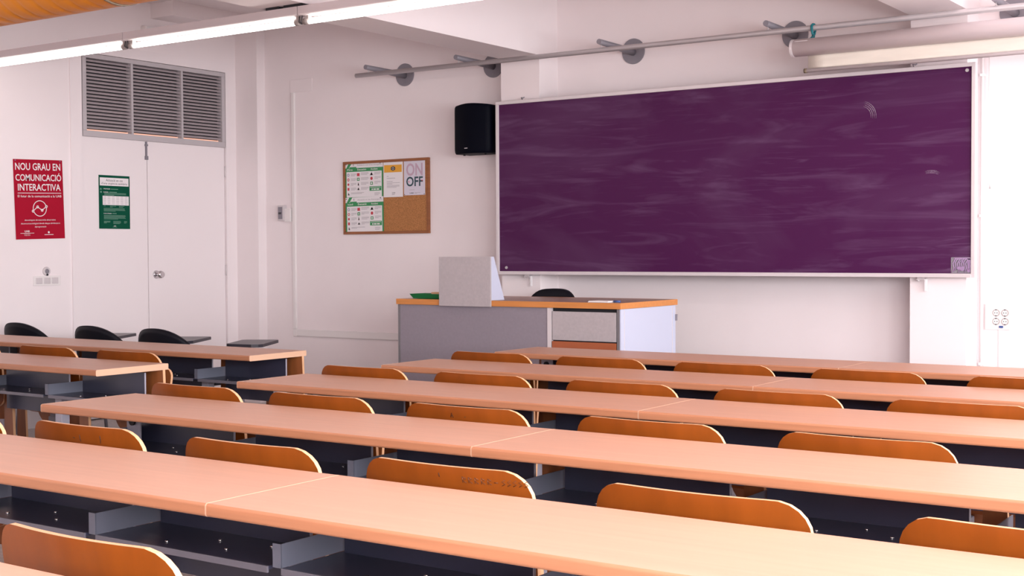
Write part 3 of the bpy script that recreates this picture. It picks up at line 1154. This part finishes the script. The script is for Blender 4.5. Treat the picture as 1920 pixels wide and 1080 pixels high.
def make_chair(label):
    r = thing('flip_seat_chair', label, 'chair', (0, 0, 0), 0, 'plywood flip-seat chairs along the bench rows')
    ply_shell(.505, .42, .790, .072, .075, back_y, .013).build('backrest', [m_ply, m_plyedge], r, weld=False)
    ply_shell(.44, .34, .70, .05, .09, lambda x, z: .052 - .018 * (1 - (x / .22) ** 2) + .03 * ((z - .52) / .2) ** 2, .013).build('seat', [m_plydark, m_plyedge], r, weld=False)
    b = MB().box(-.03, .03, -.010, .045, .010, .40, bev=.005)
    b.box(-.06, .06, -.05, .09, 0, .010)
    b.build('pedestal', m_greydisc, r)
    b = MB().box(-.10, .10, -.022, .028, .455, .485, bev=.004)
    b.box(-.02, .02, -.005, .03, .39, .47)
    b.build('hinge_bar', m_greydisc, r)
    return r


OFF = .43
chairs = {
    5: [-3.822, -3.182, -2.540, -1.877, -1.218],
    4: [-3.836, -3.190, -2.524, -1.877, -1.226],
    3: [-3.868, -3.222, -2.570, -1.886, -1.220],
    2: [-3.930, -3.262, -2.580, -1.914, -1.240, -.558],
    1: [-2.650, -1.988],
}
NUM = ['first', 'second', 'third', 'fourth', 'fifth', 'sixth']
ROWN = {5: 'the bench row nearest the blackboard', 4: 'the second bench row from the blackboard', 3: 'the third bench row from the blackboard',
        2: 'the fourth bench row from the blackboard', 1: 'the fifth bench row from the blackboard'}
proto = None
MARKED = {}
for k, xs in chairs.items():
    for i, x in enumerate(xs):
        lab = 'plywood chair, %s from the left, behind %s' % (NUM[i], ROWN[k])
        loc = (x, ROWY[k] - OFF, 0)
        if proto is None:
            proto = make_chair(lab)
            proto.location = loc
            c_ = proto
        else:
            c_ = dup(proto, loc, 0, lab)
        MARKED[(k, i)] = c_
for i, x in enumerate((-6.87, -6.18, -5.51)):
    dup(proto, (x, YA - OFF, 0), 0, 'plywood chair %s behind the left-hand bench nearest the black chairs' % ('cut by the left frame edge', 'in the middle', 'nearest the aisle')[i])
dup(proto, (-5.56, YBB - OFF, 0), 0, 'plywood chair half cut by the left frame edge, seen side-on beneath the second left-hand bench')

# scribbles and scuffs on four backrests
m_scuff = mat('pen_mark', (.035, .012, .006), .6)
m_scrawl = mat('faded_pen_scrawl', (.115, .032, .008), .6)


def marks(ch, strokes, m=m_scuff):
    b = MB()
    for st in strokes:
        pts = []
        for (x, z) in st:
            pts.append((x, back_y(x, z) - .0002, z))
        b.path(pts, .0011, 5)
    b.build('pen_mark', m, ch)


marks(MARKED[(2, 1)], [[(.10, .765), (.10, .752), (.098, .742)], [(.012, .762), (.012, .750), (.014, .742)], [(-.02, .752), (-.012, .75)]])
marks(MARKED[(3, 2)], [[(-.035, .752), (-.03, .768), (-.024, .752)], [(-.033, .758), (-.026, .758)], [(.022, .758), (.026, .756)]])
marks(MARKED[(2, 3)], [[(.008, .772), (.009, .762)]])
sg = []
x = .075
for j in range(5):
    sg += [[(x, .768 - .001 * j), (x + .001, .754)], [(x, .768), (x + .010, .764), (x + .001, .760), (x + .010, .754)]]
    x += .017
sg += [[(x, .760), (x + .01, .760)]]
x += .02
for j in range(5):
    sg += [[(x + .008, .768), (x, .764), (x + .008, .758), (x, .754)]]
    x += .014
marks(MARKED[(2, 3)], sg, m_scrawl)

# ---------------------------------------------------------------- black tablet-arm chairs
def make_tablet_chair(label):
    r = thing('tablet_arm_chair', label, 'chair', (0, 0, 0), 0, 'black tablet-arm chairs by the left wall')
    # domed shell back
    w, z0, z1 = .56, .46, .818
    b = MB()
    N, Mz = 22, 10
    A, B_ = [], []
    for i in range(N + 1):
        t = -1 + 2 * i / N
        x = w / 2 * math.sin(t * math.pi / 2)
        zt = z0 + .12 + (z1 - z0 - .12) * math.sqrt(max(0, 1 - (abs(x) / (w / 2)) ** 2.4))
        for k in range(Mz + 1):
            z = z0 + (zt - z0) * k / Mz
            y = -.10 * (1 - (x / .28) ** 2) - .06 * (z - z0) / .35
            A.append((x, y, z))
            B_.append((x, y + .022, z))
    m = Mz + 1
    q = [(i * m + k, (i + 1) * m + k, (i + 1) * m + k + 1, i * m + k + 1) for i in range(N) for k in range(Mz)]
    n = len(A)
    b.add(A + B_, q + [tuple(n + i for i in f[::-1]) for f in q], 0, True)
    rim = [i * m for i in range(N + 1)] + [N * m + k for k in range(1, m)] + [i * m + Mz for i in range(N - 1, -1, -1)] + [k for k in range(Mz - 1, 0, -1)]
    vs = [A[i] for i in rim] + [B_[i] for i in rim]
    R = len(rim)
    b.add(vs, [(i, (i + 1) % R, R + (i + 1) % R, R + i) for i in range(R)], 0, True)
    b.build('backrest', m_black, r)
    b = MB().box(-.23, .23, .02, .46, .435, .462, bev=.010)
    b.build('seat', m_black, r)
    for x, y in ((-.20, .03), (.20, .03), (-.20, .42), (.20, .42)):
        MB().tube((x * 1.08, y + (-.03 if y < .2 else .03), 0), (x, y, .437), .012, seg=12).build('leg', m_greydisc, r)
    for x in (-.20, .20):
        MB().tube((x, .02, .42), (x * .85, -.03, .60), .011, seg=10).build('back_support', m_greydisc, r)
    b = MB().path([(.21, .10, .44), (.30, .12, .50), (.36, .24, .64), (.37, .32, .692)], .012, 10)
    b.build('tablet_arm', m_greydisc, r)
    pr = [(.36, .17), (.52, .20), (.555, .23), (.555, .27), (.35, .62), (.32, .635), (.14, .53), (.13, .50), (.32, .18)]
    MB().prism(pr, 'z', .692, .712).build('tablet', m_tablet, r)
    return r


tc = make_tablet_chair('black tablet-arm chair nearest the left frame edge, in front of the red poster')
tc.location = (-8.06, 5.77, 0)
dup(tc, (-7.27, 5.77, 0), 0, 'middle one of the three black tablet-arm chairs, below the left door leaf')
dup(tc, (-6.62, 5.77, 0), 0, 'rightmost black tablet-arm chair, its writing tablet jutting right past the back')

# ---------------------------------------------------------------- teacher's desk
DX0, DX1, DY_0, DY_1, DT = -5.455, -3.780, 6.65, 7.37, .993
td = thing('teacher_desk', 'grey panelled lectern desk with orange-edged top below the blackboard', 'desk', (DX0, DY_0, 0))
LW_, LD = DX1 - DX0, DY_1 - DY_0
MB().box(0, LW_, 0, LD, DT - .034, DT, bev=.002).build('desktop', m_desktop, td)
b = MB()
for (x0, x1, y0, y1) in ((-.002, LW_ + .002, -.003, .0), (-.002, LW_ + .002, LD, LD + .003), (-.003, 0, 0, LD), (LW_, LW_ + .003, 0, LD)):
    b.box(x0, x1, y0, y1, DT - .0345, DT + .0005)
b.build('top_edging', m_deskedge, td)
XM = 1.165
MB().box(.020, XM, .012, .030, .02, DT - .036).build('front_panel', m_deskg2, td)
MB().box(.003, .020, .010, LD - .02, 0, DT - .036).build('side_panel', m_deskdk, td)
MB().box(XM, XM + .028, .008, LD - .10, 0, DT - .036).build('partition', m_aluw, td)
MB().box(XM + .028, LW_ - .028, .030, .036, .02, DT - .036).build('gap_shade', m_dark, td)  # dark sheet paints the shade in the gap above the drop front
b = MB().box(XM + .034, LW_ - .034, .010, .028, .764, DT - .056, bev=.002)
b.build('drop_front', m_deskg, td)
b = MB().box(XM + .034, LW_ - .034, .006, .028, .02, .757, bev=.002)
b.build('lower_front', m_shelf, td)
MB().box(LW_ - .028, LW_ - .010, .010, .030, 0, DT - .036).build('corner_post', m_deskdk, td)
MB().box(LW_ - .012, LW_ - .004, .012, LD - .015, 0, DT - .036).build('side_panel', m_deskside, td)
for y in (.055, LD - .06):
    MB().box(LW_ - .004, LW_ - .002, y - .002, y + .002, 0, DT - .04).build('side_seam', m_aluw, td)
MB().box(LW_ - .006, LW_ + .006, LD - .020, LD - .006, .86, .90).build('hinge', m_greydisc, td)

hd = thing('monitor_hood', 'grey wedge-shaped monitor hood standing on the front edge of the lectern desk', 'hood', (-4.892, 6.640, 0))
b = MB().box(-.2, .2, -.008, .004, .955, 1.266)
b.build('front_panel', m_deskg, hd)
for sx in (-1, 1):
    x0, x1 = sorted((sx * .2, sx * .186))
    MB().prism([(.004, DT + .002), (.004, 1.266), (.032, 1.266), (.145, DT + .002)], 'x', x0, x1).build('side_panel', m_deskside if sx > 0 else m_deskg, hd)  # right side painted in the window-lit colour, left side plain grey
b = MB().box(-.186, .186, .004, .030, 1.256, 1.266)
b.build('top_panel', m_deskg, hd)

gt = thing('tray', 'shallow green plastic tray at the left end of the lectern desk', 'tray', (-5.245, 6.80, DT))
b = MB()
o0 = [(-.135, -.07), (.135, -.07), (.135, .07), (-.135, .07)]
o1 = [(-.155, -.085), (.155, -.085), (.155, .085), (-.155, .085)]
i1 = [(-.148, -.078), (.148, -.078), (.148, .078), (-.148, .078)]
i0 = [(-.130, -.065), (.130, -.065), (.130, .065), (-.130, .065)]
vs = [(x, y, .002) for x, y in o0] + [(x, y, .032) for x, y in o1] + [(x, y, .032) for x, y in i1] + [(x, y, .006) for x, y in i0]
fs = [(3, 2, 1, 0), (12, 13, 14, 15)]
for a in (0, 4, 8):
    for i in range(4):
        fs.append((a + i, a + (i + 1) % 4, a + 4 + (i + 1) % 4, a + 4 + i))
b.add(vs, fs)
b.build('tray_body', m_tray, gt)
o = thing('eraser', 'pale wood-backed board eraser lying in the green tray', 'eraser', (-5.215, 6.81, DT + .008))
MB().box(-.06, .06, -.025, .025, 0, .022, bev=.003).build('felt', m_white, o)
MB().box(-.06, .045, -.025, .025, .022, .034, bev=.003).build('wooden_back', m_plyedge, o)
o = thing('paper_stack', 'small stack of white papers near the right front corner of the lectern desk', 'paper', (-3.945, 6.735, DT + .001), math.radians(-4))
for k in range(3):
    MB().box(-.075 + .003 * k, .065 + .003 * k, -.05, .055, .003 * k, .003 * k + .003).build('sheet', m_white, o)
o = MB().tube((-.022, 0, .006), (.022, 0, .006), .006, seg=12).build('marker_pen', m_blue)
o.location = (-3.850, 6.735, DT + .001)
tag(o, 'short blue marker pen beside the white papers on the lectern desk', 'pen')

# office chair behind the desk
oc = thing('office_chair', 'black office chair whose back shows above the lectern desk', 'chair', (-4.905, 7.62, 0))
b = MB()
N, Mz = 24, 8
A, B_ = [], []
for i in range(N + 1):
    t = -1 + 2 * i / N
    x = .215 * math.sin(t * math.pi / 2)
    zt = .80 + .238 * (max(0, 1 - (abs(x) / .215) ** 3.2)) ** .5
    for k in range(Mz + 1):
        z = .66 + (zt - .66) * k / Mz
        y = .035 * (1 - (x / .215) ** 2) + .03 * (z - .66) / .4
        A.append((x, y, z))
        B_.append((x, y + .05, z))
m = Mz + 1
q = [(i * m + k, (i + 1) * m + k, (i + 1) * m + k + 1, i * m + k + 1) for i in range(N) for k in range(Mz)]
n = len(A)
b.add(A + B_, q + [tuple(n + i for i in f[::-1]) for f in q], 0, True)
rim = [i * m for i in range(N + 1)] + [N * m + k for k in range(1, m)] + [i * m + Mz for i in range(N - 1, -1, -1)] + [k for k in range(Mz - 1, 0, -1)]
vs = [A[i] for i in rim] + [B_[i] for i in rim]
R = len(rim)
b.add(vs, [(i, (i + 1) % R, R + (i + 1) % R, R + i) for i in range(R)], 0, True)
b.build('backrest', m_black, oc)
MB().box(-.22, .22, -.42, -.01, .50, .56, bev=.02).build('seat', m_black, oc)
MB().path([(0, -.06, .52), (0, .07, .52), (0, .10, .60), (0, .095, .72)], .016, 10).build('back_stem', m_greydisc, oc)
MB().tube((0, -.21, .09), (0, -.21, .50), .022, seg=14).build('gas_lift', m_greydisc, oc)
b = MB()
for k in range(5):
    a = math.radians(18 + 72 * k)
    b.tube((0, -.21, .10), (.24 * math.cos(a), -.21 + .24 * math.sin(a), .075), .022, .014, 10)
b.build('star_base', m_black, oc)
for k in range(5):
    a = math.radians(18 + 72 * k)
    cx, cy = .24 * math.cos(a), -.21 + .24 * math.sin(a)
    MB().tube((cx - .012, cy, .030), (cx + .012, cy, .030), .030, seg=16).build('castor', m_black, oc)
